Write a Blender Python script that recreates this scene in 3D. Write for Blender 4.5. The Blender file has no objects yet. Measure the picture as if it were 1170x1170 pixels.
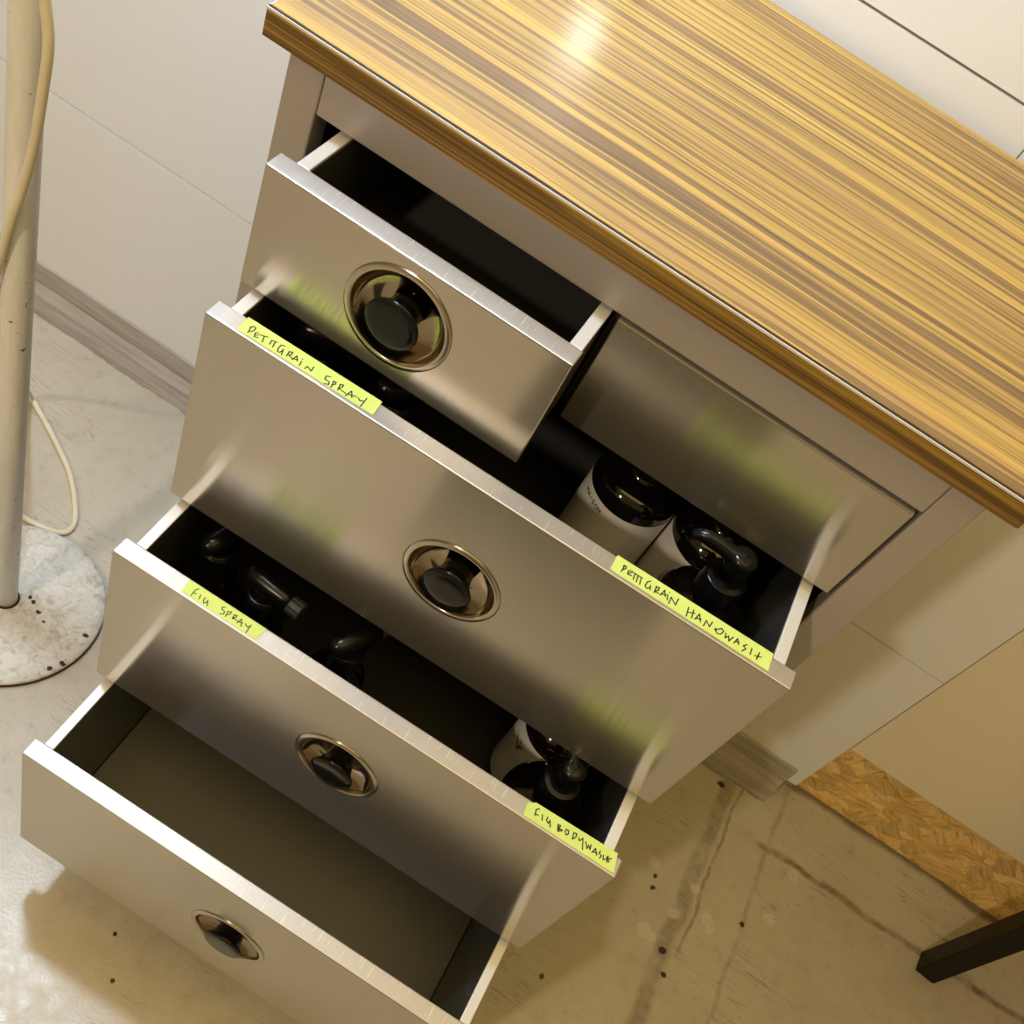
import bpy, bmesh, math, random
from mathutils import Vector, Matrix
S = bpy.context.scene
COL = S.collection
PI = math.pi
random.seed(7)
H = 0.97            # height of the worktop above the floor; the photo was measured from the worktop down

# ---------------------------------------------------------------- camera, world, lights, exposure
cam_d = bpy.data.cameras.new('camera'); cam = bpy.data.objects.new('camera', cam_d); COL.objects.link(cam)
cam.matrix_world = Matrix(((0.8311, -0.5551, 0.0355, 0.3067), (0.4382, 0.6141, -0.6564, -0.5865),
                           (0.3425, 0.5610, 0.7536, 0.3905 + H), (0, 0, 0, 1)))
cam_d.sensor_width = 36; cam_d.lens = 38.634; cam_d.shift_x = 0.0037; cam_d.shift_y = -0.003
cam_d.clip_start = 0.02
S.camera = cam
S.view_settings.view_transform = 'Standard'; S.view_settings.look = 'None'
S.view_settings.exposure = 0.0; S.view_settings.gamma = 1.0; S.view_settings.use_curve_mapping = False

world = bpy.data.worlds.new('room_glow'); S.world = world; world.use_nodes = True
world.node_tree.nodes['Background'].inputs[0].default_value = (1.0, 0.67, 0.23, 1)
world.node_tree.nodes['Background'].inputs[1].default_value = 0.27

def point_light(name, loc, power, radius, color):
    l = bpy.data.lights.new(name, 'POINT'); l.energy = power; l.shadow_soft_size = radius; l.color = color
    o = bpy.data.objects.new(name, l); COL.objects.link(o); o.location = loc
    return o
point_light('floor_lamp_bulb_light', (-0.235, -0.015, 0.95 + H), 62.0, 0.045, (0.66, 0.81, 1.0))
point_light('ceiling_lamp_light', (-0.47, -2.03, 1.37 + H), 82.0, 0.06, (1.0, 0.84, 0.62))

fill = bpy.data.lights.new('overhead_fill_light', 'AREA'); fill.energy = 24.0; fill.shape = 'RECTANGLE'; fill.size = 2.6; fill.size_y = 1.8; fill.color = (1.0, 0.73, 0.25)  # warm overhead fill, added to lift the floor and other level surfaces
fill_o = bpy.data.objects.new('overhead_fill_light', fill); COL.objects.link(fill_o); fill_o.location = (0.6, -0.7, 2.85)

# ---------------------------------------------------------------- materials
def new_mat(name, base=(.5, .5, .5), rough=.5, metal=0.0, **kw):
    m = bpy.data.materials.new(name); m.use_nodes = True
    b = m.node_tree.nodes['Principled BSDF']
    b.inputs['Base Color'].default_value = (*base, 1); b.inputs['Roughness'].default_value = rough; b.inputs['Metallic'].default_value = metal
    for k, v in kw.items(): b.inputs[k.replace('_', ' ')].default_value = v
    return m
class G:
    """small node-graph helper"""
    def __init__(s, m): s.m = m; s.t = m.node_tree; s.b = s.t.nodes['Principled BSDF']
    def n(s, kind, **kw):
        nd = s.t.nodes.new(kind)
        for k, v in kw.items(): setattr(nd, k, v)
        return nd
    def l(s, a, b): s.t.links.new(a, b)
    def coords(s, scale=(1, 1, 1), rot=(0, 0, 0), kind='Object', loc=(0, 0, 0)):
        tc = s.n('ShaderNodeTexCoord'); mp = s.n('ShaderNodeMapping')
        mp.inputs['Scale'].default_value = scale; mp.inputs['Rotation'].default_value = rot; mp.inputs['Location'].default_value = loc
        s.l(tc.outputs[kind], mp.inputs[0]); return mp.outputs[0]
    def turned(s, scale, ang):          # object coordinates turned about y first, then stretched
        a = s.coords((1, 1, 1), (0, ang, 0)); mp = s.n('ShaderNodeMapping'); mp.inputs['Scale'].default_value = scale
        s.l(a, mp.inputs[0]); return mp.outputs[0]
    def noise(s, vec, scale, detail=3, rough=.5, dist=0):
        nd = s.n('ShaderNodeTexNoise'); nd.inputs['Scale'].default_value = scale; nd.inputs['Detail'].default_value = detail
        nd.inputs['Roughness'].default_value = rough; nd.inputs['Distortion'].default_value = dist
        s.l(vec, nd.inputs['Vector']); return nd.outputs['Fac']
    def ramp(s, fac, stops):
        r = s.n('ShaderNodeValToRGB'); e = r.color_ramp.elements
        while len(e) > len(stops): e.remove(e[-1])
        while len(e) < len(stops): e.new(0.5)
        for el, (p, c) in zip(e, stops):
            el.position = p; el.color = (*c, 1) if not isinstance(c, (int, float)) else (c, c, c, 1)
        s.l(fac, r.inputs[0]); return r.outputs[0]
    def mix(s, fac, a, b, mode='MIX'):
        x = s.n('ShaderNodeMix', data_type='RGBA', blend_type=mode)
        for v, i in ((fac, 0), (a, 6), (b, 7)):
            if hasattr(v, 'node'): s.l(v, x.inputs[i])
            else: x.inputs[i].default_value = v if isinstance(v, (int, float)) else (*v, 1)
        return x.outputs[2]
    def math(s, op, a, b=0.0, c=0.0):
        x = s.n('ShaderNodeMath', operation=op)
        for i, v in enumerate((a, b, c)):
            if hasattr(v, 'node'): s.l(v, x.inputs[i])
            else: x.inputs[i].default_value = v
        return x.outputs[0]
    def bump(s, hgt, strength=.2, dist=.001):
        x = s.n('ShaderNodeBump'); x.inputs['Strength'].default_value = strength; x.inputs['Distance'].default_value = dist
        s.l(hgt, x.inputs['Height']); s.l(x.outputs[0], s.b.inputs['Normal'])
    def color(s, c): s.l(c, s.b.inputs['Base Color'])
    def rough(s, c): s.l(c, s.b.inputs['Roughness'])

M = {}
def steel(name, base, rough, aniso, wavy=.12):
    m = new_mat(name, base, rough, .88, Anisotropic=aniso); g = G(m)
    t = g.n('ShaderNodeCombineXYZ'); t.inputs[1].default_value = .6; t.inputs[2].default_value = .8
    g.l(t.outputs[0], g.b.inputs['Tangent'])
    brush = g.noise(g.coords((3, 260, 260)), 5, 3, .6)          # fine horizontal brushing
    smear = g.noise(g.coords((2, 5, 5)), 4, 3, .6)              # wipe marks
    g.rough(g.math('ADD', g.math('MULTIPLY', brush, .04), g.math('ADD', g.math('MULTIPLY', smear, .06), rough - .05)))
    g.color(g.mix(brush, tuple(c * .9 for c in base), tuple(min(1, c * 1.06) for c in base)))
    dent = g.noise(g.coords((1, 1, 1)), 7, 1, .4)
    g.bump(g.math('ADD', g.math('MULTIPLY', brush, .05), g.math('MULTIPLY', dent, 1.0)), wavy, .004)
    return m
M['steel'] = steel('brushed_steel', (.52, .49, .445), .15, 1.0, .08)
m = M['flange'] = new_mat('worn_flange', (.72, .69, .66), .42, .75); g = G(m)
v = g.noise(g.coords((60, 400, 60)), 1.5, 3, .65); w = g.noise(g.coords((400, 30, 30)), 1.2, 2, .5)
g.color(g.mix(g.ramp(w, [(.62, 0.0), (.70, .7)]), g.mix(v, (.54, .515, .49), (.68, .655, .63)), (.85, .83, .81)))
g.rough(g.math('ADD', g.math('MULTIPLY', v, .2), .32))
M['cup'] = new_mat('polished_cup', (.30, .245, .19), .12, 1.0)
M['rim'] = new_mat('polished_rim', (.50, .46, .41), .22, 1.0)
M['knob'] = new_mat('black_bakelite', (.006, .006, .006), .13, 0, Specular_IOR_Level=.28)
M['taupe'] = new_mat('taupe_grey_metal', (.45, .41, .40), .42, .2)
g = G(M['taupe']); v = g.noise(g.coords((1, 1, 1)), 900, 2); g.color(g.mix(v, (.38, .345, .34), (.465, .42, .415)))
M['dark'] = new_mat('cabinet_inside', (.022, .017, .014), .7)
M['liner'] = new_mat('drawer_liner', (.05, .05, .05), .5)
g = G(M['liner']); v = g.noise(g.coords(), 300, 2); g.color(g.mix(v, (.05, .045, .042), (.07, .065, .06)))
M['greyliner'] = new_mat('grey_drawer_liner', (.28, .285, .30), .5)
M['tray'] = new_mat('grey_tray_steel', (.20, .205, .21), .3, .8)
M['blacktray'] = new_mat('black_tray', (.02, .02, .022), .4, .2)
M['rail'] = new_mat('pale_rail', (.78, .78, .80), .35, .25)

# teak laminate, grain running along x
def wood(name, rough, mul, k, spec):
    m = new_mat(name, (.5, .3, .1), rough, 0); g = G(m)
    sway = g.math('MULTIPLY', g.math('SUBTRACT', g.noise(g.coords((1.6, 3, 3)), 2.0, 2, .5), .5), .012)
    tc = g.n('ShaderNodeTexCoord'); add = g.n('ShaderNodeVectorMath', operation='ADD'); cmb = g.n('ShaderNodeCombineXYZ')
    g.l(sway, cmb.inputs[1]); g.l(tc.outputs['Object'], add.inputs[0]); g.l(cmb.outputs[0], add.inputs[1])
    def streak(sx, sy, off, detail=2, rgh=.5):
        mp = g.n('ShaderNodeMapping'); mp.inputs['Scale'].default_value = (sx, sy, sy * k); mp.inputs['Location'].default_value = (off, off * 1.7, off)
        g.l(add.outputs[0], mp.inputs[0]); return g.noise(mp.outputs[0], 1.0, detail, rgh)
    big = streak(.7, 31, 0, 3); mid = streak(1.1, 90, 3.1); line = streak(1.3, 120, 7.7, 1); line2 = streak(2.2, 210, 12.3, 1); fine = streak(5, 420, 5.5, 2, .6)
    c = [tuple(x * mul for x in q) for q in ((.42, .24, .085), (.62, .365, .075), (.75, .465, .080), (.80, .52, .105))]
    base = g.ramp(big, [(.30, c[0]), (.43, c[1]), (.56, c[2]), (.70, c[3])])
    base = g.mix(.8, base, g.ramp(mid, [(.36, .62), (.50, .98), (.66, 1.12)]), 'MULTIPLY')
    dk = g.math('MAXIMUM', g.math('MULTIPLY', g.ramp(line, [(.385, 1.0), (.425, 0.0)]), .85), g.math('MULTIPLY', g.ramp(line2, [(.39, 1.0), (.44, 0.0)]), .72))
    base = g.mix(dk, base, tuple(x * mul for x in (.21, .105, .032)))
    g.color(g.mix(.85, base, g.ramp(fine, [(.34, .56), (.52, 1.0), (.7, 1.14)]), 'MULTIPLY'))
    g.b.inputs['Specular IOR Level'].default_value = spec
    g.bump(fine, .05, .0006)
    return m
M['wood'] = wood('teak_laminate', .27, .69, 1.0, .8)
M['wood_edge'] = wood('teak_edge_band', .42, .50, 2.2, .4)
M['strip_light'] = new_mat('pale_edge_line', (.75, .70, .68), .4)
M['strip_dark'] = new_mat('dark_edge_line', (.02, .015, .012), .5)

M['note'] = new_mat('yellow_green_paper', (.66, .80, .20), .8)
g = G(M['note']); v = g.noise(g.coords(), 60, 3); g.color(g.mix(v, (.60, .76, .17), (.72, .85, .25)))
M['ink'] = new_mat('black_ink', (.012, .014, .012), .6)
M['glint_bulb'] = new_mat('added_glint_glass', (.9, .9, .9), .3, 0, Emission_Color=(1.0, .97, .9, 1), Emission_Strength=17.0)  # glowing part of the lamp added for the worktop glint
M['glass'] = new_mat('dark_amber_glass', (.005, .0028, .002), .07, 0, Coat_Weight=.6, Coat_Roughness=.03)
M['plastic'] = new_mat('black_plastic', (.005, .005, .006), .24, 0, Specular_IOR_Level=.3)
M['ribbed'] = new_mat('grey_nozzle', (.03, .03, .032), .45, 0, Specular_IOR_Level=.3)
M['paper'] = new_mat('white_label_paper', (.80, .77, .74), .65)
M['print'] = new_mat('label_print', (.05, .05, .05), .7)
M['brownprint'] = new_mat('label_sketch', (.16, .12, .10), .8)
M['mat'] = new_mat('dark_reflection_mat', (.035, .032, .03), .8)  # for the unseen mat added to darken the steel reflections
M['black_steel'] = new_mat('black_painted_steel', (.006, .005, .005), .4, 0, Specular_IOR_Level=.25)

# wall panels with a fine joint, floor, skirting, chipboard
m = M['tile'] = new_mat('white_wall_panel', (.78, .77, .76), .22); g = G(m)
v = g.noise(g.coords(), 3.0, 4); w = g.noise(g.coords(), 120, 2)
g.color(g.mix(g.math('MULTIPLY', w, .3), g.mix(v, (.82, .83, .85), (.87, .88, .91)), (.80, .81, .83)))
M['joint'] = new_mat('grey_joint', (.30, .27, .25), .8)
m = M['beige'] = new_mat('beige_board', (.72, .60, .42), .7); g = G(m)
v = g.noise(g.coords(), 2.5, 4); g.color(g.mix(v, (.82, .73, .58), (.87, .78, .63)))
m = M['skirting'] = new_mat('grey_skirting', (.42, .38, .34), .6); g = G(m)
v = g.noise(g.coords((3, 40, 40)), 3, 4, .6); g.color(g.ramp(v, [(.3, (.34, .30, .27)), (.55, (.46, .42, .38)), (.75, (.54, .50, .46))]))

m = M['osb'] = new_mat('strand_board', (.4, .2, .05), .6); g = G(m)
cell = g.n('ShaderNodeTexVoronoi'); cell.inputs['Scale'].default_value = 1.0
wv = g.n('ShaderNodeVectorMath', operation='ADD'); nz = g.n('ShaderNodeTexNoise'); nz.inputs['Scale'].default_value = 22; nz.inputs['Detail'].default_value = 4
g.l(g.coords(), nz.inputs['Vector']); sc = g.n('ShaderNodeVectorMath', operation='SCALE'); sc.inputs['Scale'].default_value = 2.2; g.l(nz.outputs['Color'], sc.inputs[0])
g.l(g.coords((30, 1, 42)), wv.inputs[0]); g.l(sc.outputs[0], wv.inputs[1]); g.l(wv.outputs[0], cell.inputs['Vector'])
sep = g.n('ShaderNodeSeparateColor'); g.l(cell.outputs['Color'], sep.inputs[0])
s1 = g.noise(g.turned((16, 1, 110), .25), 1.6, 3, .6, .8); s2 = g.noise(g.turned((16, 1, 100), -.75), 1.6, 3, .6, .8); s3 = g.noise(g.turned((18, 1, 100), 1.05), 1.6, 3, .6, .8)
pick = g.mix(g.ramp(sep.outputs[1], [(.36, 0.0), (.37, 1.0)]), s1, g.mix(g.ramp(sep.outputs[1], [(.68, 0.0), (.69, 1.0)]), s2, s3))
bw = g.n('ShaderNodeRGBToBW'); g.l(pick, bw.inputs[0])
c = g.ramp(bw.outputs[0], [(.25, (.36, .17, .045)), (.36, (.76, .44, .11)), (.50, (.95, .63, .22)), (.66, (1.0, .78, .42))])
tone = g.ramp(sep.outputs[0], [(0, .62), (1, 1.15)])
g.color(g.mix(.75, c, tone, 'MULTIPLY'))
g.bump(bw.outputs[0], .4, .003)

m = M['floor'] = new_mat('painted_concrete', (.55, .5, .42), .5); g = G(m)
v1 = g.noise(g.coords(), 4.0, 5, .6); v2 = g.noise(g.coords(), 38, 4, .65); v3 = g.noise(g.coords(), 260, 2, .6)
base = g.ramp(v1, [(.3, (.50, .445, .345)), (.5, (.55, .495, .39)), (.72, (.60, .545, .44))])
base = g.mix(.30, base, g.ramp(v2, [(.3, .72), (.5, .98), (.7, 1.12)]), 'MULTIPLY')
base = g.mix(.3, base, g.ramp(v3, [(.25, .7), (.5, 1.0)]), 'MULTIPLY')
tc = g.n('ShaderNodeTexCoord'); sx = g.n('ShaderNodeSeparateXYZ'); g.l(tc.outputs['Object'], sx.inputs[0])
X, Y = sx.outputs[0], sx.outputs[1]
wob = g.math('MULTIPLY', g.math('SUBTRACT', g.noise(g.coords(), 14, 4, .6), .5), .022)
Xw = g.math('ADD', X, wob); Yw = g.math('ADD', Y, wob)
def band(u, c0, half, soft):      # 1 on the line u = c0, 0 away from it
    d = g.math('ABSOLUTE', g.math('SUBTRACT', u, c0))
    mr = g.n('ShaderNodeMapRange'); mr.inputs[1].default_value = half; mr.inputs[2].default_value = half + soft
    mr.inputs[3].default_value = 1; mr.inputs[4].default_value = 0; g.l(d, mr.inputs[0]); return mr.outputs[0]
def above(u, c0, soft=.01):
    mr = g.n('ShaderNodeMapRange'); mr.inputs[1].default_value = c0; mr.inputs[2].default_value = c0 + soft; g.l(u, mr.inputs[0]); return mr.outputs[0]
def mul(*a):
    r = a[0]
    for q in a[1:]: r = g.math('MULTIPLY', r, q)
    return r
brk = g.ramp(g.noise(g.coords(), 25, 4, .7), [(.35, .25), (.6, 1.0)])
right = above(X, .66)
stripe = mul(band(Xw, .752, .007, .008), above(Y, -.3), brk, .55)                  # old groove filled with dirt
stripe2 = mul(band(Xw, .772, .001, .003), above(Y, .1), brk, .6)
stripe3 = mul(band(Xw, .842, .0015, .004), brk, .35)
edge = mul(band(Yw, .330, .0025, .005), above(X, .82), brk, .8)                     # edge of a poured strip by the wall
foot = mul(band(Yw, .458, .006, .01), above(X, .83), .8)
wallfoot = mul(band(Yw, .394, .0015, .003), g.math('SUBTRACT', 1.0, above(X, .80)), .55)
dark = g.math('MAXIMUM', g.math('MAXIMUM', stripe, stripe2), g.math('MAXIMUM', g.math('MAXIMUM', stripe3, edge), g.math('MAXIMUM', foot, wallfoot)))
base = g.mix(mul(above(Yw, .333, .01), right, .35), base, (.62, .60, .52))
base = g.mix(dark, base, (.14, .095, .042))
def spot(x, y, r, soft=.004):
    dx = g.math('SUBTRACT', Xw, x); dy = g.math('SUBTRACT', Yw, y)
    d = g.math('SQRT', g.math('ADD', g.math('MULTIPLY', dx, dx), g.math('MULTIPLY', dy, dy)))
    mr = g.n('ShaderNodeMapRange'); mr.inputs[1].default_value = r; mr.inputs[2].default_value = r + soft
    mr.inputs[3].default_value = 1; mr.inputs[4].default_value = 0; g.l(d, mr.inputs[0]); return mr.outputs[0]
def union(l):
    r = l[0]
    for q in l[1:]: r = g.math('MAXIMUM', r, q)
    return r
pale = union([spot(*q) for q in ((.692, .204, .007), (.720, .114, .009), (.733, .112, .006), (.790, .176, .007), (.798, .166, .006), (.763, .208, .005), (.745, .155, .005), (.888, .315, .007), (.877, .234, .007))])
base = g.mix(g.math('MULTIPLY', pale, .45), base, (.74, .71, .64))
hole = union([spot(*q) for q in ((.754, .105, .004, .002), (.741, .378, .004, .003), (.705, .17, .002, .002), (.700, .185, .002, .002), (.765, .075, .003, .002), (.62, -.02, .0025, .002), (-.06, .22, .003, .002), (.84, .20, .003, .002), (.16, -.26, .0022, .001), (.19, -.30, .0022, .001))])
base = g.mix(hole, base, (.03, .022, .014))
# scratches in two directions
for ang, th in ((.5, .006), (-.75, .005), (.15, .004)):
    mp = g.coords((2.2, 40, 1), (0, 0, ang))
    sc_ = g.noise(mp, 1.4, 2, .5)
    ln_ = band(sc_, .5, th * .4, th * .6)
    ms = g.ramp(g.noise(g.coords(), 6, 2), [(.5, 0.0), (.6, 1.0)])
    base = g.mix(mul(ln_, ms, .5), base, (.22, .18, .13))
g.color(base)
g.rough(g.ramp(v2, [(.3, .24), (.7, .42)]))
g.bump(g.math('ADD', v2, g.math('MULTIPLY', v3, .6)), .2, .002)

m = M['white_paint'] = new_mat('worn_white_paint', (.72, .71, .67), .45); g = G(m)
v = g.noise(g.coords((60, 60, 6)), 2, 4, .65); sp = g.noise(g.coords(), 90, 2, .6)
c = g.ramp(v, [(.3, (.76, .75, .73)), (.6, (.86, .86, .86))])
g.color(g.mix(g.ramp(sp, [(.70, 0.0), (.74, 1.0)]), c, (.16, .08, .04)))
m = M['base_paint'] = new_mat('flaking_white_paint', (.74, .72, .67), .55); g = G(m)
n1 = g.noise(g.coords(), 75, 5, .65, 1.2); n2 = g.noise(g.coords(), 11, 3, .6)
c = g.ramp(n1, [(.34, (.52, .48, .42)), (.45, (.70, .67, .61)), (.6, (.80, .78, .74))])
g.color(g.mix(g.ramp(n2, [(.73, 0.0), (.76, 1.0)]), c, (.16, .075, .03)))
g.bump(n1, .7, .004)
M['rust'] = new_mat('rusty_edge', (.05, .025, .015), .8)
M['cord'] = new_mat('cream_cable', (.62, .52, .36), .5)
g = G(M['cord']); v = g.noise(g.coords(), 40, 3); g.color(g.mix(v, (.70, .62, .44), (.86, .80, .62)))

# ---------------------------------------------------------------- mesh helpers
def obj(name, bm, mat, parent=None, bevel=0.0, smooth=False, seg=2, loc=None, ang=.6):
    me = bpy.data.meshes.new(name)
    bmesh.ops.recalc_face_normals(bm, faces=bm.faces)
    bm.to_mesh(me); bm.free()
    for mt in (mat if isinstance(mat, (list, tuple)) else [mat]): me.materials.append(mt)
    o = bpy.data.objects.new(name, me); COL.objects.link(o)
    if parent: o.parent = parent
    if loc: o.location = loc
    if smooth:
        for p in me.polygons: p.use_smooth = True
    if bevel:
        md = o.modifiers.new('bevel', 'BEVEL'); md.width = bevel; md.segments = seg; md.limit_method = 'ANGLE'; md.angle_limit = ang
        md.harden_normals = False
    return o
def box(bm, x0, x1, y0, y1, z0, z1, mi=0):
    vs = [bm.verts.new((x, y, z)) for x in (x0, x1) for y in (y0, y1) for z in (z0, z1)]
    for q in ((0, 1, 3, 2), (4, 6, 7, 5), (0, 4, 5, 1), (2, 3, 7, 6), (0, 2, 6, 4), (1, 5, 7, 3)):
        f = bm.faces.new([vs[i] for i in q]); f.material_index = mi
def B(*a):
    bm = bmesh.new(); box(bm, *a); return bm
def lathe(bm, prof, n=48, axis='Z', c=(0, 0, 0), caps=True):
    """prof: list of (radius, height); axis Z up, or Y with height = y"""
    rings = []
    for r, h in prof:
        if r < 1e-6:
            p = (0, 0, h) if axis == 'Z' else (0, h, 0)
            rings.append([bm.verts.new(Vector(p) + Vector(c))])
        else:
            ring = []
            for i in range(n):
                a = 2 * PI * i / n
                p = (r * math.cos(a), r * math.sin(a), h) if axis == 'Z' else (r * math.cos(a), h, r * math.sin(a))
                ring.append(bm.verts.new(Vector(p) + Vector(c)))
            rings.append(ring)
    for a, b in zip(rings, rings[1:]):
        for i in range(n):
            j = (i + 1) % n
            if len(a) == 1 and len(b) == 1: continue
            if len(a) == 1: bm.faces.new((a[0], b[i], b[j]))
            elif len(b) == 1: bm.faces.new((a[i], a[j], b[0]))
            else: bm.faces.new((a[i], a[j], b[j], b[i]))
    if caps:
        for r in (rings[0], rings[-1]):
            if len(r) > 1: bm.faces.new(r)
def tube(bm, pts, r, n=10, caps=True, rads=None):
    pts = [Vector(p) for p in pts]; rings = []; up = Vector((0, 0, 1))
    for i, p in enumerate(pts):
        t = (pts[min(i + 1, len(pts) - 1)] - pts[max(i - 1, 0)]).normalized()
        if i == 0:
            u = t.orthogonal().normalized()
        else:
            u = (u - t * u.dot(t)).normalized()
        w = t.cross(u); rr = rads[i] if rads else r
        rings.append([bm.verts.new(p + (u * math.cos(2 * PI * k / n) + w * math.sin(2 * PI * k / n)) * rr) for k in range(n)])
    for a, b in zip(rings, rings[1:]):
        for k in range(n): bm.faces.new((a[k], a[(k + 1) % n], b[(k + 1) % n], b[k]))
    if caps: bm.faces.new(rings[0]); bm.faces.new(rings[-1])
def spline(pts, k=8):
    P = [Vector(p) for p in pts]; P = [2 * P[0] - P[1]] + P + [2 * P[-1] - P[-2]]; out = []
    for i in range(1, len(P) - 2):
        a, b, c, d = P[i - 1:i + 3]
        for j in range(k):
            t = j / k
            out.append(.5 * ((2 * b) + (c - a) * t + (2 * a - 5 * b + 4 * c - d) * t * t + (3 * b - a - 3 * c + d) * t ** 3))
    out.append(P[-2]); return out
def prism(bm, poly, z0, z1):
    a = [bm.verts.new((x, y, z0)) for x, y in poly]; b = [bm.verts.new((x, y, z1)) for x, y in poly]
    bm.faces.new(a); bm.faces.new(b)
    for i in range(len(poly)):
        j = (i + 1) % len(poly); bm.faces.new((a[i], a[j], b[j], b[i]))
def ribbon(bm, pts, w, up=Vector((0, 0, 1))):
    """flat pen stroke: quads of width w with round joins, all facing up"""
    pts = [Vector(p) for p in pts]
    for a, b in zip(pts, pts[1:]):
        d = (b - a)
        if d.length < 1e-7: continue
        s = d.normalized().cross(up) * w / 2; e = d.normalized() * w * .3
        bm.faces.new([bm.verts.new(q) for q in (a - s - e, b - s + e, b + s + e, a + s - e)])
def thing(name, label, cat, loc=(0, 0, 0), group=None, rotz=0):
    o = bpy.data.objects.new(name, None); COL.objects.link(o); o.location = loc; o.rotation_euler = (0, 0, rotz)
    o.empty_display_size = .05
    o['label'] = label; o['category'] = cat
    if group: o['group'] = group
    return o
def tag(o, label, cat, group=None):
    o['label'] = label; o['category'] = cat
    if group: o['group'] = group
    return o
def struct(name, bm, m, label=None, bevel=0.0):
    o = obj(name, bm, m, None, bevel); o['kind'] = 'structure'
    if label: o['label'] = label
    return o

# ---------------------------------------------------------------- the room
struct('floor', B(-2.6, 3.0, -2.6, .60, -.08, 0), M['floor'], 'painted grey concrete floor with stains and an old filled groove')
WY, XW = .415, .8293
# white panels laid in courses with hairline joints between them
wall = bmesh.new()
courses = [(.052, H - .5778), (H - .5757, H + .0330), (H + .0360, H + .645), (H + .6465, H + 1.26), (H + 1.2615, H + 1.86)]
for i, (z0, z1) in enumerate(courses):
    xs = [-2.6, -1.9312, -.7306, .4700, XW] if i != 1 else [-2.6, -1.9312, -.7306, .4700, XW]
    for x0, x1 in zip(xs, xs[1:]): box(wall, x0 + .0007, x1 - (.0007 if x1 < XW else 0), WY, WY + .012, z0, z1)
struct('wall_back', wall, M['tile'], 'white panelled wall behind the worktop')
struct('trim_1', B(-2.6, XW - .001, WY + .0035, WY + .03, .04, H + 1.86), M['joint'])
struct('wall_right', B(XW + .001, 3.0, WY - .002, WY + .012, H - .7765, H + 1.86), M['beige'], 'beige board continuing the wall to the right')
struct('trim_2', B(XW + .0005, 3.0, .458, .47, .0, H - .75), M['osb'], 'strip of orange brown strand board showing under the beige board')
struct('trim_3', B(-2.6, 3.0, .475, .58, .0, H + 1.86), M['joint'])
# skirting: vertical upper part, hollow, splayed foot
sk = bmesh.new()
prof = [(WY, .087), (WY - .0045, .087), (WY - .0055, .054), (WY - .004, .051), (WY - .0045, .0485), (WY - .013, .030), (WY - .018, .008), (WY - .020, 0), (WY, 0)]
a = [sk.verts.new((-2.6, y, z)) for y, z in prof]; b = [sk.verts.new((.812, y, z)) for y, z in prof]
sk.faces.new(a); sk.faces.new(b)
for i in range(len(prof)):
    j = (i + 1) % len(prof); sk.faces.new((a[i], a[j], b[j], b[i]))
struct('baseboard_back', sk, M['skirting'], 'grey skirting with a splayed foot along the panelled wall', .001)

# ---------------------------------------------------------------- worktop
wt = thing('worktop', 'teak laminate worktop with golden grain over the steel drawer cabinet', 'worktop', (0, 0, H))
X0, X1, YF, YB, T = -.0164, .5530, -.010, .402, .0212
corner = [(X0, YF), (X1 - .004, YF), (X1 - .0012, YF + .0012), (X1, YF + .004), (X1, YB), (X0, YB)]
bm = bmesh.new(); prism(bm, corner, -T, -.0026); obj('edge_band', bm, M['wood_edge'], wt)
bm = bmesh.new(); prism(bm, [(x, y + (.0022 if y < 0.01 else 0)) for x, y in [(X0 + .0014, YF), (X1 - .0016, YF), (X1 - .0016, YB), (X0 + .0014, YB)]], -.0026, .0)
obj('laminate_sheet', bm, M['wood'], wt)
bm = bmesh.new()
box(bm, X0 - .0003, X1 + .0003, YF - .0003, YF + .0007, -.0026, -.0010); box(bm, X0 - .0003, X0 + .0008, YF + .0007, YB, -.0026, -.0010)
obj('pale_edge_line', bm, M['strip_light'], wt)['label'] = 'pale line along the top front edge'
bm = bmesh.new()
box(bm, X0 + .0002, X1, YF + .0007, YF + .0022, -.0026, -.0004); box(bm, X0 + .0008, X0 + .0014, YF + .0022, YB, -.0026, -.0004)
obj('dark_edge_line', bm, M['strip_dark'], wt)['label'] = 'thin black line inside the pale one'

# ---------------------------------------------------------------- cabinet
cab = thing('drawer_cabinet', 'steel drawer cabinet in a taupe grey frame, its drawers pulled out like steps', 'cabinet', (0, 0, 0))
CW = .533; ZB = H - .846; SL, SR = .0272, .0253
bm = bmesh.new(); box(bm, 0, SL, 0, .022, ZB, H - T); obj('frame_post', bm, M['taupe'], cab, .0015)
bm = bmesh.new(); box(bm, CW - SR, CW, 0, .022, ZB, H - T); obj('frame_post', bm, M['taupe'], cab, .0015)
bm = bmesh.new(); box(bm, SL + .0004, CW - SR - .0004, .0004, .022, H - .0589, H - T); obj('frame_rail', bm, M['taupe'], cab, .0012)
bm = bmesh.new()
box(bm, 0, .003, .022, .395, ZB, H - T); box(bm, CW - .003, CW, .022, .395, ZB, H - T)
box(bm, .003, CW - .003, .392, .395, ZB, H - T); box(bm, .003, CW - .003, .022, .392, ZB, ZB + .004); box(bm, .003, CW - .003, .022, .392, H - T - .003, H - T)
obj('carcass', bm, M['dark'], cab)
bm = bmesh.new(); box(bm, .2664, .2716, .012, .39, H - .163, H - .0589); obj('divider', bm, M['dark'], cab)
bm = bmesh.new(); box(bm, .02, CW - .02, .06, .38, 0, ZB); obj('plinth', bm, M['dark'], cab, .002)

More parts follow.
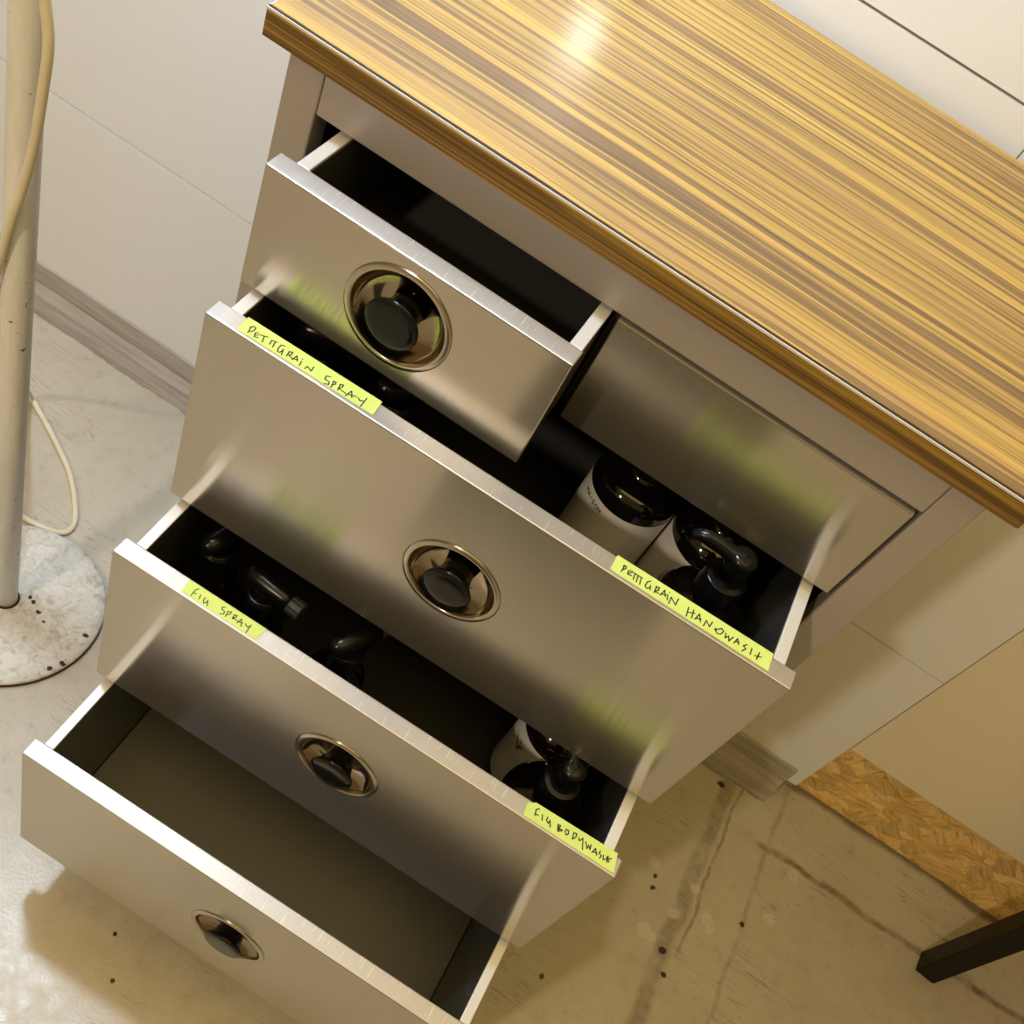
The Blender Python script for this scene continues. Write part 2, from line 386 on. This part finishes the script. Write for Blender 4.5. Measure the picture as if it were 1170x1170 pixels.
def front_panel(w, h, e, hole=None):
    """folded steel pan: face in the plane y=0 with the cup hole cut in it"""
    bm = bmesh.new()
    c = [bm.verts.new((x, 0, z)) for x, z in ((-w / 2, -h), (w / 2, -h), (w / 2, 0), (-w / 2, 0))]
    edges = [bm.edges.new((c[i], c[(i + 1) % 4])) for i in range(4)]
    if hole:
        hx, hz, hr = hole; n = 56
        r = [bm.verts.new((hx + hr * math.cos(2 * PI * i / n), 0, hz + hr * math.sin(2 * PI * i / n))) for i in range(n)]
        edges += [bm.edges.new((r[i], r[(i + 1) % n])) for i in range(n)]
        bmesh.ops.triangle_fill(bm, use_beauty=True, edges=edges, normal=(0, -1, 0))
        q = [bm.verts.new((v.co.x, .004, v.co.z)) for v in r]
        for i in range(n): bm.faces.new((r[i], r[(i + 1) % n], q[(i + 1) % n], q[i]))
    else:
        bm.faces.new(c)
    d = [bm.verts.new((v.co.x, e, v.co.z)) for v in c]
    for i in range(4):
        f = bm.faces.new((c[i], c[(i + 1) % 4], d[(i + 1) % 4], d[i]))
        if i == 2: f.material_index = 1
    bm.faces.new(d)
    return bm
def drawer(xl, xr, yf, zt, zb, e, yaw, trayl, trayr, depth, cup=None, wallm='tray', drop=.0, label=None, liner='liner'):
    xc = (xl + xr) / 2; w = xr - xl; h = zt - zb
    # the tray: two sides, back and bottom, hollow
    l, r = trayl - xc, trayr - xc; t = .009; y0, y1 = e, e + depth; zf = -h + .012; top = -.0035 - drop
    bm = bmesh.new()
    for xa, xb in ((l, l + t), (r - t, r)): box(bm, xa, xb, y0, y1, zf, top)
    box(bm, l + t, r - t, y1 - t, y1, zf, top); box(bm, l + t, r - t, y0, y0 + .001, zf, top)
    box(bm, l + t, r - t, y0 + .001, y1 - t, zf, zf + .003)
    d = obj('drawer', bm, M[wallm], cab, .0006)
    d.location = (xc, yf, H + zt); d.rotation_euler = (0, 0, yaw)
    if label: d['label'] = label
    hole = (cup[0] - xc, cup[1] - zt, .0365) if cup else None
    obj('front_panel', front_panel(w, h, e, hole), [M['steel'], M['flange']], d, .0011, ang=.9)['label'] = 'brushed stainless steel drawer front'
    for xa, xb in ((l, l + t), (r - t, r)):
        obj('side_rail', B(xa - .0003, xb + .0003, y0, y1, top, -.0004 - drop), M['rail'], d, .0008)['label'] = 'pale capping on the drawer side'
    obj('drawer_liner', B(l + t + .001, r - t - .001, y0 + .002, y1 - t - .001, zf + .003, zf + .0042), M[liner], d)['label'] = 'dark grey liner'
    if cup:
        cx, cz = cup[0] - xc, cup[1] - zt
        bm = bmesh.new()
        lathe(bm, [(.0362, .0030), (.0345, .0062), (.0310, .0100), (.0260, .0128), (.0190, .0142), (.0, .0145)], 64, 'Y', (cx, 0, cz), False)
        lathe(bm, [(.0, .0152), (.0200, .0150), (.0270, .0136), (.0320, .0106), (.0355, .0066), (.0364, .0030), (.0362, .0030)], 64, 'Y', (cx, 0, cz), False)
        obj('pull_cup', bm, M['cup'], d, smooth=True)['label'] = 'polished round recess'
        bm = bmesh.new()
        lathe(bm, [(.0362, .0032), (.0358, .0), (.0362, -.0012), (.0372, -.0017), (.0385, -.0014), (.0400, -.0013), (.0410, -.0009), (.0415, .0002), (.0365, .0002), (.0362, .0032)], 72, 'Y', (cx, 0, cz), False)
        obj('cup_rim', bm, M['rim'], d, smooth=True)['label'] = 'bright raised rim'
        bm = bmesh.new()
        lathe(bm, [(.0, .0142), (.0125, .0142), (.0130, .008), (.0142, .002), (.0165, -.003), (.0195, -.0062), (.0204, -.0075), (.0205, -.0088), (.0198, -.0098), (.0150, -.0105), (.0060, -.0108), (.0, -.0106)], 56, 'Y', (cx, 0, cz), False)
        obj('knob', bm, M['knob'], d, smooth=True)['label'] = 'round black knob flaring outwards'
    return d
drawer(.0331, .2665, -.0637, -.0628, -.1655, .0178, 0, .0455, .2650, .34, (.1498, -.1125))
drawer(.2714, .5048, .0, -.0628, -.1655, .0172, 0, .2810, .4950, .34, None)
drawer(.0336, .5060, -.0982, -.1695, -.3840, .0168, .0200, .0437, .4966, .34, (.2720, -.2755))
drawer(.0336, .5060, -.1683, -.3901, -.6040, .0168, .0210, .0437, .4966, .34, (.2727, -.4935))
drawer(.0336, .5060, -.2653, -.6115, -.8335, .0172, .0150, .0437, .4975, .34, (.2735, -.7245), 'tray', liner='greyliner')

# ---------------------------------------------------------------- sticky notes with handwriting
NOTE_PS = ([(56.8, -85.0), (166.6, -81.6), (168.0, -96.5), (58.3, -100.1)],
 [[(65.2, -97.6), (63.7, -91.1)],
  [(63.4, -92.5), (64.6, -89.8), (66.6, -90.0), (67.0, -93.1), (65.7, -95.7)],
  [(70.4, -92.2), (68.9, -93.8), (70.4, -97.4), (72.8, -96.0)],
  [(69.8, -95.7), (71.5, -94.2)],
  [(71.8, -93.1), (77.2, -90.8)],
  [(75.0, -92.1), (77.1, -97.4)],
  [(80.8, -90.9), (81.7, -95.3)],
  [(80.9, -91.1), (84.4, -90.0)],
  [(83.3, -90.6), (84.7, -96.1)],
  [(90.2, -88.8), (87.8, -89.9), (88.0, -94.1), (89.5, -96.8), (90.9, -96.2), (91.3, -93.1), (91.0, -92.1)],
  [(91.0, -92.1), (93.1, -97.6)],
  [(95.1, -90.5), (96.0, -95.9)],
  [(94.9, -91.2), (97.0, -89.6), (97.8, -91.7), (96.4, -94.2)],
  [(96.7, -93.8), (100.1, -94.7)],
  [(100.5, -95.7), (101.1, -90.2), (103.8, -94.1)],
  [(100.8, -94.3), (103.5, -92.7)],
  [(106.0, -91.9), (107.2, -96.4)],
  [(105.2, -89.8), (105.6, -89.9)],
  [(111.3, -96.0), (111.6, -92.8), (115.7, -94.7), (115.0, -89.9)],
  [(128.3, -89.0), (125.7, -90.7), (126.5, -93.7), (130.2, -93.7), (131.1, -96.0), (128.4, -97.5)],
  [(133.6, -96.9), (132.1, -90.5)],
  [(131.7, -91.3), (133.7, -90.4), (134.3, -92.4), (132.9, -95.0)],
  [(138.2, -95.6), (137.1, -89.6)],
  [(136.7, -90.4), (138.8, -88.8), (139.3, -91.5), (137.7, -93.9)],
  [(138.2, -93.7), (144.1, -94.1)],
  [(144.8, -96.2), (145.9, -89.2), (149.0, -94.1)],
  [(145.1, -93.7), (151.0, -91.0)],
  [(152.3, -91.1), (154.7, -92.4), (156.5, -90.7)],
  [(157.1, -87.0), (157.7, -96.5)]])
NOTE_PH = ([(359.9, -78.6), (485.7, -74.8), (486.8, -90.8), (360.0, -93.3)],
 [[(367.5, -89.9), (367.6, -83.1)],
  [(366.6, -84.4), (368.7, -83.1), (369.3, -84.8), (367.7, -87.7)],
  [(373.9, -83.7), (371.6, -85.3), (372.1, -88.4), (375.0, -87.7)],
  [(372.4, -87.3), (374.1, -85.3)],
  [(374.2, -84.3), (382.5, -83.8)],
  [(376.5, -84.6), (377.2, -89.7)],
  [(379.0, -84.3), (379.8, -90.2)],
  [(381.5, -84.2), (382.6, -90.2)],
  [(388.4, -81.9), (386.4, -84.3), (386.4, -88.6), (388.0, -89.6), (390.0, -87.1), (389.4, -85.2)],
  [(389.4, -85.2), (390.6, -89.0)],
  [(393.8, -89.0), (393.6, -82.7)],
  [(393.1, -84.4), (395.6, -82.4), (395.8, -84.9), (393.9, -87.7), (397.2, -87.4)],
  [(398.3, -88.0), (399.7, -81.7), (401.9, -86.5)],
  [(398.7, -86.2), (402.1, -84.6)],
  [(402.9, -83.6), (404.0, -88.1)],
  [(403.0, -81.0), (403.5, -81.2)],
  [(406.0, -90.0), (405.7, -83.8), (410.6, -87.6), (410.7, -81.2)],
  [(419.4, -82.6), (420.6, -90.7)],
  [(423.4, -82.0), (424.4, -89.7)],
  [(419.8, -87.2), (425.0, -84.0)],
  [(426.6, -88.7), (428.2, -82.3), (431.0, -88.0)],
  [(427.1, -87.2), (430.8, -85.3)],
  [(433.9, -89.3), (434.2, -83.6), (437.8, -86.9), (438.5, -81.6)],
  [(441.5, -85.4), (442.9, -85.1), (442.2, -86.6), (443.3, -85.4)],
  [(443.7, -84.8), (446.3, -81.9), (448.1, -83.4), (446.9, -86.9), (444.3, -88.0), (442.5, -86.5)],
  [(449.9, -83.4), (450.7, -87.4), (452.6, -84.2), (453.9, -87.8), (455.7, -82.7)],
  [(457.6, -87.0), (458.9, -81.6), (461.0, -85.7)],
  [(458.1, -85.1), (460.9, -83.8)],
  [(466.4, -81.4), (464.3, -84.2), (466.8, -85.1), (464.8, -89.0)],
  [(470.5, -81.9), (470.9, -87.4)],
  [(476.4, -81.2), (476.2, -87.8)],
  [(474.1, -85.8), (478.7, -83.8)]])
NOTE_FS = ([(95.5, -156.4), (168.9, -154.6), (167.4, -167.9), (96.7, -169.0)],
 [[(104.7, -161.4), (105.1, -167.7)],
  [(104.8, -161.6), (106.2, -158.8)],
  [(104.7, -164.3), (107.5, -164.0)],
  [(110.6, -162.3), (111.9, -166.3)],
  [(115.0, -161.9), (114.9, -164.6), (116.8, -167.0), (118.1, -165.3), (117.9, -162.7)],
  [(118.2, -163.5), (120.4, -167.2)],
  [(132.2, -159.3), (130.1, -160.5), (131.0, -162.4), (133.9, -162.7), (134.6, -164.9), (132.1, -166.7)],
  [(137.0, -166.0), (135.8, -160.6)],
  [(135.7, -161.1), (138.3, -159.6), (138.5, -162.0), (136.7, -164.2)],
  [(142.3, -164.3), (141.5, -160.1)],
  [(141.5, -160.6), (143.7, -159.3), (143.8, -161.5), (142.2, -163.4), (146.5, -163.1)],
  [(147.2, -165.0), (148.2, -159.8), (151.8, -165.4)],
  [(147.5, -163.5), (151.1, -162.3)],
  [(152.8, -161.3), (155.6, -162.8), (157.0, -160.9)],
  [(157.1, -159.3), (157.9, -167.7)]])
NOTE_FB = ([(417.6, -151.9), (423.7, -147.5), (499.6, -144.2), (503.0, -161.0), (419.1, -162.9)],
 [[(428.2, -150.5), (426.1, -152.7), (427.3, -157.8)],
  [(427.1, -156.4), (429.8, -155.9)],
  [(432.3, -153.4), (434.2, -157.8)],
  [(437.0, -152.3), (437.2, -155.5), (439.3, -156.9), (439.9, -154.5)],
  [(439.5, -153.7), (442.3, -158.7)],
  [(446.8, -152.5), (449.0, -157.9)],
  [(447.2, -153.2), (449.2, -152.4), (448.5, -155.1), (452.1, -155.0), (449.0, -157.9)],
  [(447.7, -154.8), (449.6, -156.3)],
  [(454.5, -152.3), (454.4, -154.8), (456.1, -156.5), (457.5, -154.6), (456.3, -152.1), (454.5, -152.3)],
  [(461.0, -151.0), (462.0, -156.3)],
  [(460.9, -151.2), (463.5, -150.4), (463.8, -153.4), (462.3, -156.3)],
  [(466.1, -152.4), (467.8, -154.1), (469.2, -151.1)],
  [(469.3, -150.4), (472.9, -159.1)],
  [(472.7, -151.8), (475.7, -156.2), (475.9, -152.6), (478.1, -155.5), (477.5, -151.2)],
  [(480.5, -156.6), (481.9, -151.7), (484.9, -156.3)],
  [(480.8, -155.4), (484.4, -154.5)],
  [(486.3, -151.3), (486.0, -153.6), (488.5, -154.2), (488.0, -157.0)],
  [(489.7, -152.7), (491.1, -156.8)],
  [(493.5, -151.0), (494.5, -156.3)],
  [(491.7, -155.2), (496.7, -151.3)],
  [(492.7, -152.2), (496.1, -155.2)]])

def note(data, z, label, wid, curl=0):
    poly, strokes = data
    cx = sum(p[0] for p in poly) / len(poly) / 1000; cy = sum(p[1] for p in poly) / len(poly) / 1000
    t = thing('sticky_note', label, 'note', (cx, cy, z), 'sticky notes on the drawer edges')
    bm = bmesh.new(); prism(bm, [(x / 1000 - cx, y / 1000 - cy) for x, y in poly], .0002, .0005); obj('paper', bm, M['note'], t)
    bm = bmesh.new()
    for s in strokes: ribbon(bm, [(x / 1000 - cx, y / 1000 - cy, .00062) for x, y in s], wid)
    obj('handwriting', bm, M['ink'], t)['label'] = 'black handwritten capitals'
note(NOTE_PS, H - .1695, 'yellow green sticky note reading PETITGRAIN SPRAY on a drawer edge', .0009)
note(NOTE_PH, H - .1695, 'yellow green sticky note reading PETITGRAIN HANDWASH on a drawer edge', .0009)
note(NOTE_FS, H - .3901, 'yellow green sticky note reading FIG SPRAY in faint pen', .0008)
note(NOTE_FB, H - .3901, 'yellow green sticky note reading FIG BODYWASH with a folded corner', .0010)

# ---------------------------------------------------------------- bottles
def on_cyl(r, ang, z): return Vector((r * math.cos(ang), r * math.sin(ang), z))
def cyl_strokes(bm, strokes, r, a0, z0, w):
    """strokes in (s, z) metres written round a cylinder of radius r"""
    for st in strokes:
        P = [on_cyl(r, a0 + s / r, z0 + z) for s, z in st]
        for a, b in zip(P, P[1:]):
            nrm = Vector(((a + b).x, (a + b).y, 0)).normalized(); d = (b - a)
            if d.length < 1e-7: continue
            sd = d.normalized().cross(nrm) * w / 2
            bm.faces.new([bm.verts.new(q) for q in (a - sd, b - sd, b + sd, a + sd)])
LET = {'M': [[(0, 0), (0, 1), (.5, .4), (1, 1), (1, 0)]], 'A': [[(0, 0), (.5, 1), (1, 0)], [(.2, .4), (.8, .4)]], 'I': [[(.5, 0), (.5, 1)]],
       'S': [[(1, .9), (.3, 1), (0, .75), (.9, .3), (.7, 0), (0, .1)]], 'O': [[(0, .5), (.3, 1), (.7, 1), (1, .5), (.7, 0), (.3, 0), (0, .5)]], 'N': [[(0, 0), (0, 1), (1, 0), (1, 1)]]}
def pump_bottle(x, y, z, head_ang, label_ang, label, group, text=True, emblem=False):
    t = thing('pump_bottle', label, 'bottle', (x, y, z), group)
    R = .0385
    bm = bmesh.new()
    lathe(bm, [(0, 0), (R - .004, 0), (R - .001, .0015), (R, .005), (R, .122), (R - .0008, .127), (R - .004, .133), (R - .011, .1395), (R - .020, .1435), (.0150, .147), (.0142, .150), (.0142, .160), (0, .160)], 64, caps=False)
    obj('bottle_body', bm, M['glass'], t, smooth=True)
    n = 44; span = PI * 1.72; bm = bmesh.new(); r = R + .0003
    lo = []; hi = []
    for i in range(n + 1):
        a = label_ang - span / 2 + span * i / n
        lo.append(bm.verts.new(on_cyl(r, a, .022))); hi.append(bm.verts.new(on_cyl(r, a, .1195)))
    for i in range(n): bm.faces.new((lo[i], lo[i + 1], hi[i + 1], hi[i]))
    lb = obj('paper_label', bm, M['paper'], t, smooth=True); lb['label'] = 'off-white paper label'
    if text:
        bm = bmesh.new(); s = -.006
        for ch in 'MAISON':
            cyl_strokes(bm, [[(s + px * .0030, py * .0042) for px, py in q] for q in LET[ch]], r + .0003, label_ang, .1090, .0008); s += .0043
        obj('printed_text', bm, M['print'], lb)
    if emblem:
        bm = bmesh.new()
        rnd = random.Random(4)
        for k in range(9):
            a = rnd.uniform(-.9, .9) + PI / 2; L = rnd.uniform(.010, .020); s0 = rnd.uniform(-.004, .004)
            cyl_strokes(bm, [[(s0, 0), (s0 + L * .5 * math.cos(a), L * .5 * math.sin(a) + .001), (s0 + L * math.cos(a) * 1.2, L * math.sin(a))]], r + .0003, label_ang, .090, .0011)
        for k in range(4):
            z0 = -.008 - .004 * k
            cyl_strokes(bm, [[(-.012 + .0035 * j, z0), (-.0098 + .0035 * j, z0 + .0006)] for j in range(7)], r + .0003, label_ang, .092, .0006)
        obj('plant_sketch', bm, M['brownprint'], lb)
    bm = bmesh.new()
    prof = [(0, .1510), (.0168, .1510), (.0172, .1530), (.0172, .1720), (.0166, .1740), (.0125, .1750), (.0, .1750)]
    lathe(bm, prof, 48, caps=False); obj('pump_collar', bm, M['plastic'], t, smooth=False, bevel=.0004)
    hd = bmesh.new()
    lathe(hd, [(0, .1752), (.0075, .1752), (.0075, .1860), (.0108, .1868), (.0112, .1885), (.0112, .1990), (.0100, .2020), (.0060, .2034), (0, .2037)], 40, caps=False)
    d = Vector((math.cos(head_ang), math.sin(head_ang), 0)); u = Vector((0, 0, 1))
    pts = spline([u * .1965, d * .010 + u * .1975, d * .022 + u * .2002, d * .033 + u * .2000, d * .041 + u * .1955], 5)
    tube(hd, pts, .006, 12, True, [.0080 - .0040 * (i / (len(pts) - 1)) for i in range(len(pts))])
    obj('pump_head', hd, M['plastic'], t, smooth=True)['label'] = 'black pump head with a curved spout'
    return t
Z3 = H - .3840 + .0163; Z4 = H - .6040 + .0163
A1 = math.radians(235)
pump_bottle(.3520, .0660, Z3, PI, math.radians(222), 'dark pump bottle with white label, left of the two at the back of its drawer', 'hand wash bottles')
pump_bottle(.4310, .0655, Z3, math.radians(150), math.radians(205), 'dark pump bottle with white label, right of the two at the back of its drawer', 'hand wash bottles', text=False)
pump_bottle(.4400, -.0135, Z3, math.radians(186), math.radians(255), 'dark bottle whose black pump shows beside the PETITGRAIN HANDWASH note', 'hand wash bottles', text=False)
pump_bottle(.4270, -.0240, Z4, math.radians(80), math.radians(225), 'dark bottle with a plant sketch on its white label, behind the FIG BODYWASH note', 'body wash bottles', text=False, emblem=True)
pump_bottle(.4385, -.1030, Z4, math.radians(120), math.radians(255), 'dark bottle whose black pump shows beside the FIG BODYWASH note', 'body wash bottles', text=False)

def spray_bottle(x, y, z, ang, label, group):
    t = thing('spray_bottle', label, 'bottle', (x, y, z), group, ang)
    bm = bmesh.new(); R = .0268
    lathe(bm, [(0, 0), (R - .003, 0), (R, .004), (R, .108), (R - .002, .116), (R - .008, .124), (.0145, .131), (.0125, .136), (.0125, .146), (0, .146)], 48, caps=False)
    obj('bottle_body', bm, M['glass'], t, smooth=True)
    bm = bmesh.new(); lathe(bm, [(0, .137), (.0150, .137), (.0155, .139), (.0155, .155), (.0125, .158), (0, .158)], 36, caps=False)
    obj('screw_collar', bm, M['plastic'], t, bevel=.0005)
    # rounded trigger head along local x
    bm = bmesh.new(); rings = []
    for sx, zc, hw, hh in ((-.021, .172, .002, .002), (-.0195, .172, .0065, .006), (-.014, .1715, .0092, .0090), (-.004, .171, .0100, .0105), (.008, .1715, .0095, .0098), (.020, .173, .0082, .0082), (.0265, .173, .0074, .0074), (.027, .173, .003, .003)):
        rings.append([bm.verts.new((sx, hw * math.cos(a) , zc + hh * math.sin(a))) for a in [2 * PI * k / 20 for k in range(20)]])
    for a, b in zip(rings, rings[1:]):
        for k in range(20): bm.faces.new((a[k], a[(k + 1) % 20], b[(k + 1) % 20], b[k]))
    bm.faces.new(rings[0]); bm.faces.new(rings[-1])
    lathe(bm, [(0, .156), (.0085, .156), (.0085, .168), (0, .168)], 24, caps=False)
    obj('trigger_head', bm, M['plastic'], t, smooth=True)
    bm = bmesh.new()
    nb = 20; prof = [(.0, .0268), (.0078, .0268), (.0080, .0275), (.0080, .0385), (.0070, .0395), (.0, .0395)]
    rg = []
    for r, h in prof:
        rg.append([bm.verts.new((h, r * (1 + (.07 if k % 2 else 0)) * math.cos(2 * PI * k / 24), .173 + r * (1 + (.07 if k % 2 else 0)) * math.sin(2 * PI * k / 24))) for k in range(24)] if r else [bm.verts.new((h, 0, .173))])
    for a, b in zip(rg, rg[1:]):
        for k in range(24):
            j = (k + 1) % 24
            if len(a) == 1: bm.faces.new((a[0], b[k], b[j]))
            elif len(b) == 1: bm.faces.new((a[k], a[j], b[0]))
            else: bm.faces.new((a[k], a[j], b[j], b[k]))
    obj('nozzle', bm, M['ribbed'], t)['label'] = 'ribbed grey nozzle'
    bm = bmesh.new()
    tube(bm, spline([(.016, 0, .168), (.023, 0, .158), (.024, 0, .146), (.020, 0, .134), (.023, 0, .126)], 5), .0032, 8)
    obj('trigger', bm, M['plastic'], t, smooth=True)
    return t
spray_bottle(.1390, -.1050, Z4, -.12, 'black trigger spray bottle with its grey nozzle turned right, beside the FIG SPRAY note', 'fig spray bottles')
spray_bottle(.0840, -.0920, Z4, math.radians(76), 'black trigger spray bottle in the corner beyond the start of the FIG SPRAY note', 'fig spray bottles')
spray_bottle(.2260, -.1040, Z4, math.radians(62), 'black trigger spray bottle, furthest right of the spray bottles by the FIG SPRAY note', 'fig spray bottles')
spray_bottle(.0950, -.0330, Z3, math.radians(20), 'black spray bottle behind the first word of the PETITGRAIN SPRAY note', 'petitgrain spray bottles')
spray_bottle(.1620, -.0330, Z3, math.radians(60), 'black spray bottle behind the last word of the PETITGRAIN SPRAY note', 'petitgrain spray bottles')

# ---------------------------------------------------------------- white stand with its cable
st = thing('floor_lamp', 'white painted floor lamp pole on a flaking round base with a cream cable', 'lamp', (-.212, -.013, 0))
bm = bmesh.new()
lathe(bm, [(0, .004), (.114, .004), (.1175, .0055), (.1185, .0085), (.1165, .0120), (.105, .0135), (.06, .0150), (.018, .0165), (0, .0165)], 96, caps=False)
obj('stand_base', bm, M['base_paint'], st, smooth=True)['label'] = 'round base in flaking white paint'
bm = bmesh.new(); lathe(bm, [(0, 0), (.1165, 0), (.1182, .0015), (.1182, .0045), (.10, .0048), (0, .0048)], 96, caps=False)
obj('base_rim', bm, M['rust'], st)['label'] = 'dark rusty underside edge'
for cx, cy, r in ((.0262, .0142, .0042), (.0412, .0072, .0040), (.0188, .0172, .0035), (.0545, .0005, .003), (.105, .018, .0045), (.110, -.030, .005), (.103, -.044, .004)):
    n = 11; rr = random.Random(int(cx * 9999)); bm = bmesh.new()
    z = .0169 - max(0, (math.hypot(cx, cy) - .018)) * .036
    bm.faces.new([bm.verts.new((cx + r * rr.uniform(.55, 1.2) * math.cos(2 * PI * k / n), cy + r * .8 * rr.uniform(.5, 1.1) * math.sin(2 * PI * k / n), z)) for k in range(n)])
    obj('rust_chip', bm, M['rust'], st)['label'] = 'dark chip where the paint has flaked off'
lean = Vector((.0220, 0, .8698)).normalized()
bm = bmesh.new(); p0 = Vector((-.002, -.002, .012))
tube(bm, [p0, p0 + lean * .4, p0 + lean * .8, p0 + lean * 1.8, p0 + lean * 2.06], .0138, 32); obj('pole', bm, M['white_paint'], st, smooth=True)
bm = bmesh.new(); lathe(bm, [(.0138, .0150), (.0160, .0155), (.0166, .0172), (.0142, .0185)], 32, c=(-.002, -.002, 0), caps=False); obj('pole_foot', bm, M['rust'], st, smooth=True)
hx, hy, hz = -.023, -.002, 0.95 + H                  # the lamp head on top of the pole, above the picture
bm = bmesh.new(); lathe(bm, [(.045, .105), (.048, .100), (.135, -.045), (.1365, -.045), (.050, .103), (.045, .107)], 64, c=(hx, hy, hz), caps=False)
obj('lamp_shade', bm, M['white_paint'], st, smooth=True)
bm = bmesh.new(); lathe(bm, [(0, .04), (.016, .04), (.016, .10), (.012, .112), (0, .112)], 32, c=(hx, hy, hz), caps=False); obj('bulb_holder', bm, M['plastic'], st, smooth=True)
bm = bmesh.new()
tube(bm, spline([(.050, -.002, 2.06), (.047, .002, 2.085), (.02, .010, 2.09), (hx, hy, 2.075), (hx, hy, hz + .105)], 5), .006, 12)
obj('shade_bracket', bm, M['plastic'], st)
def loc(x, y, z): return (x + .212, y + .013, z + H)
r = .0041
cable = [loc(-.188, -.030, .12), loc(-.172, -.0335, -.02), loc(-.1640, -.033, -.0764), loc(-.1600, -.033, -.1071), loc(-.1632, -.033, -.1446), loc(-.1695, -.033, -.1949),
         loc(-.1790, -.033, -.2429), loc(-.1915, -.033, -.2925), loc(-.2030, -.033, -.3425), loc(-.2150, -.030, -.391), loc(-.2230, -.020, -.44), loc(-.2300, -.006, -.50), loc(-.245, .030, -.60), loc(-.300, .110, -.72), loc(-.375, .200, -.86), loc(-.412, .250, -.945),
         loc(-.4000, .2520, -.97 + r), loc(-.3523, .2282, -.97 + r), loc(-.2897, .1911, -.97 + r), loc(-.2409, .1447, -.97 + r), loc(-.2298, .1200, -.97 + r), loc(-.2419, .1060, -.97 + r), loc(-.2709, .0990, -.97 + r), loc(-.2887, .0980, -.97 + r), loc(-.345, .102, -.97 + r), loc(-.42, .13, -.97 + r)]
bm = bmesh.new(); tube(bm, spline(cable, 7), r, 12); obj('power_cable', bm, M['cord'], st, smooth=True)['label'] = 'cream cable hanging down the pole to the floor'

# ---------------------------------------------------------------- small unseen lamp added over the worktop to put a glint in the laminate
wl = thing('added_glint_lamp', 'small unseen lamp added above the worktop to make its glint', 'lamp', (.083, WY, H + .118))
bm = bmesh.new(); lathe(bm, [(0, 0), (.030, 0), (.030, -.008), (.026, -.012), (.014, -.014), (0, -.014)], 40, 'Y', caps=False); obj('glint_lamp_body', bm, M['white_paint'], wl, smooth=True)
bm = bmesh.new(); lathe(bm, [(0, -.0135), (.013, -.0145), (.0145, -.020), (.013, -.027), (.007, -.032), (0, -.033)], 32, 'Y', caps=False); obj('glint_lamp_bulb', bm, M['glint_bulb'], wl, smooth=True)

# ---------------------------------------------------------------- unseen mat added so the drawer fronts reflect something dark
bm = bmesh.new(); prism(bm, [(.15, -1.55), (.58, -1.55), (.58, -.74), (.15, -.74)], 0, .008)
tag(obj('reflection_mat', bm, M['mat'], None, .002), 'unseen dark mat added to darken the reflections in the drawer fronts', 'mat')

# ---------------------------------------------------------------- black steel leg at the right
def hollow_leg(x, y, s, z0, z1):
    bm = bmesh.new(); box(bm, x - s / 2, x + s / 2, y - s / 2, y + s / 2, z0, z1); return bm
tb = thing('steel_table', 'black square steel table leg standing on the floor by the strand board', 'table', (1.12, .312, 0), None, math.radians(-6))
obj('leg', hollow_leg(0, 0, .032, .003, .80), M['black_steel'], tb, .002)
obj('foot_pad', B(-.015, .015, -.015, .015, 0, .004), M['black_steel'], tb, .001)
for x, y in ((.9, 0), (0, -.5), (.9, -.5)):
    obj('leg', hollow_leg(x, y, .032, .0, .80), M['black_steel'], tb, .002)
obj('tabletop', B(-.03, .93, -.53, .03, .80, .83), M['black_steel'], tb, .002)
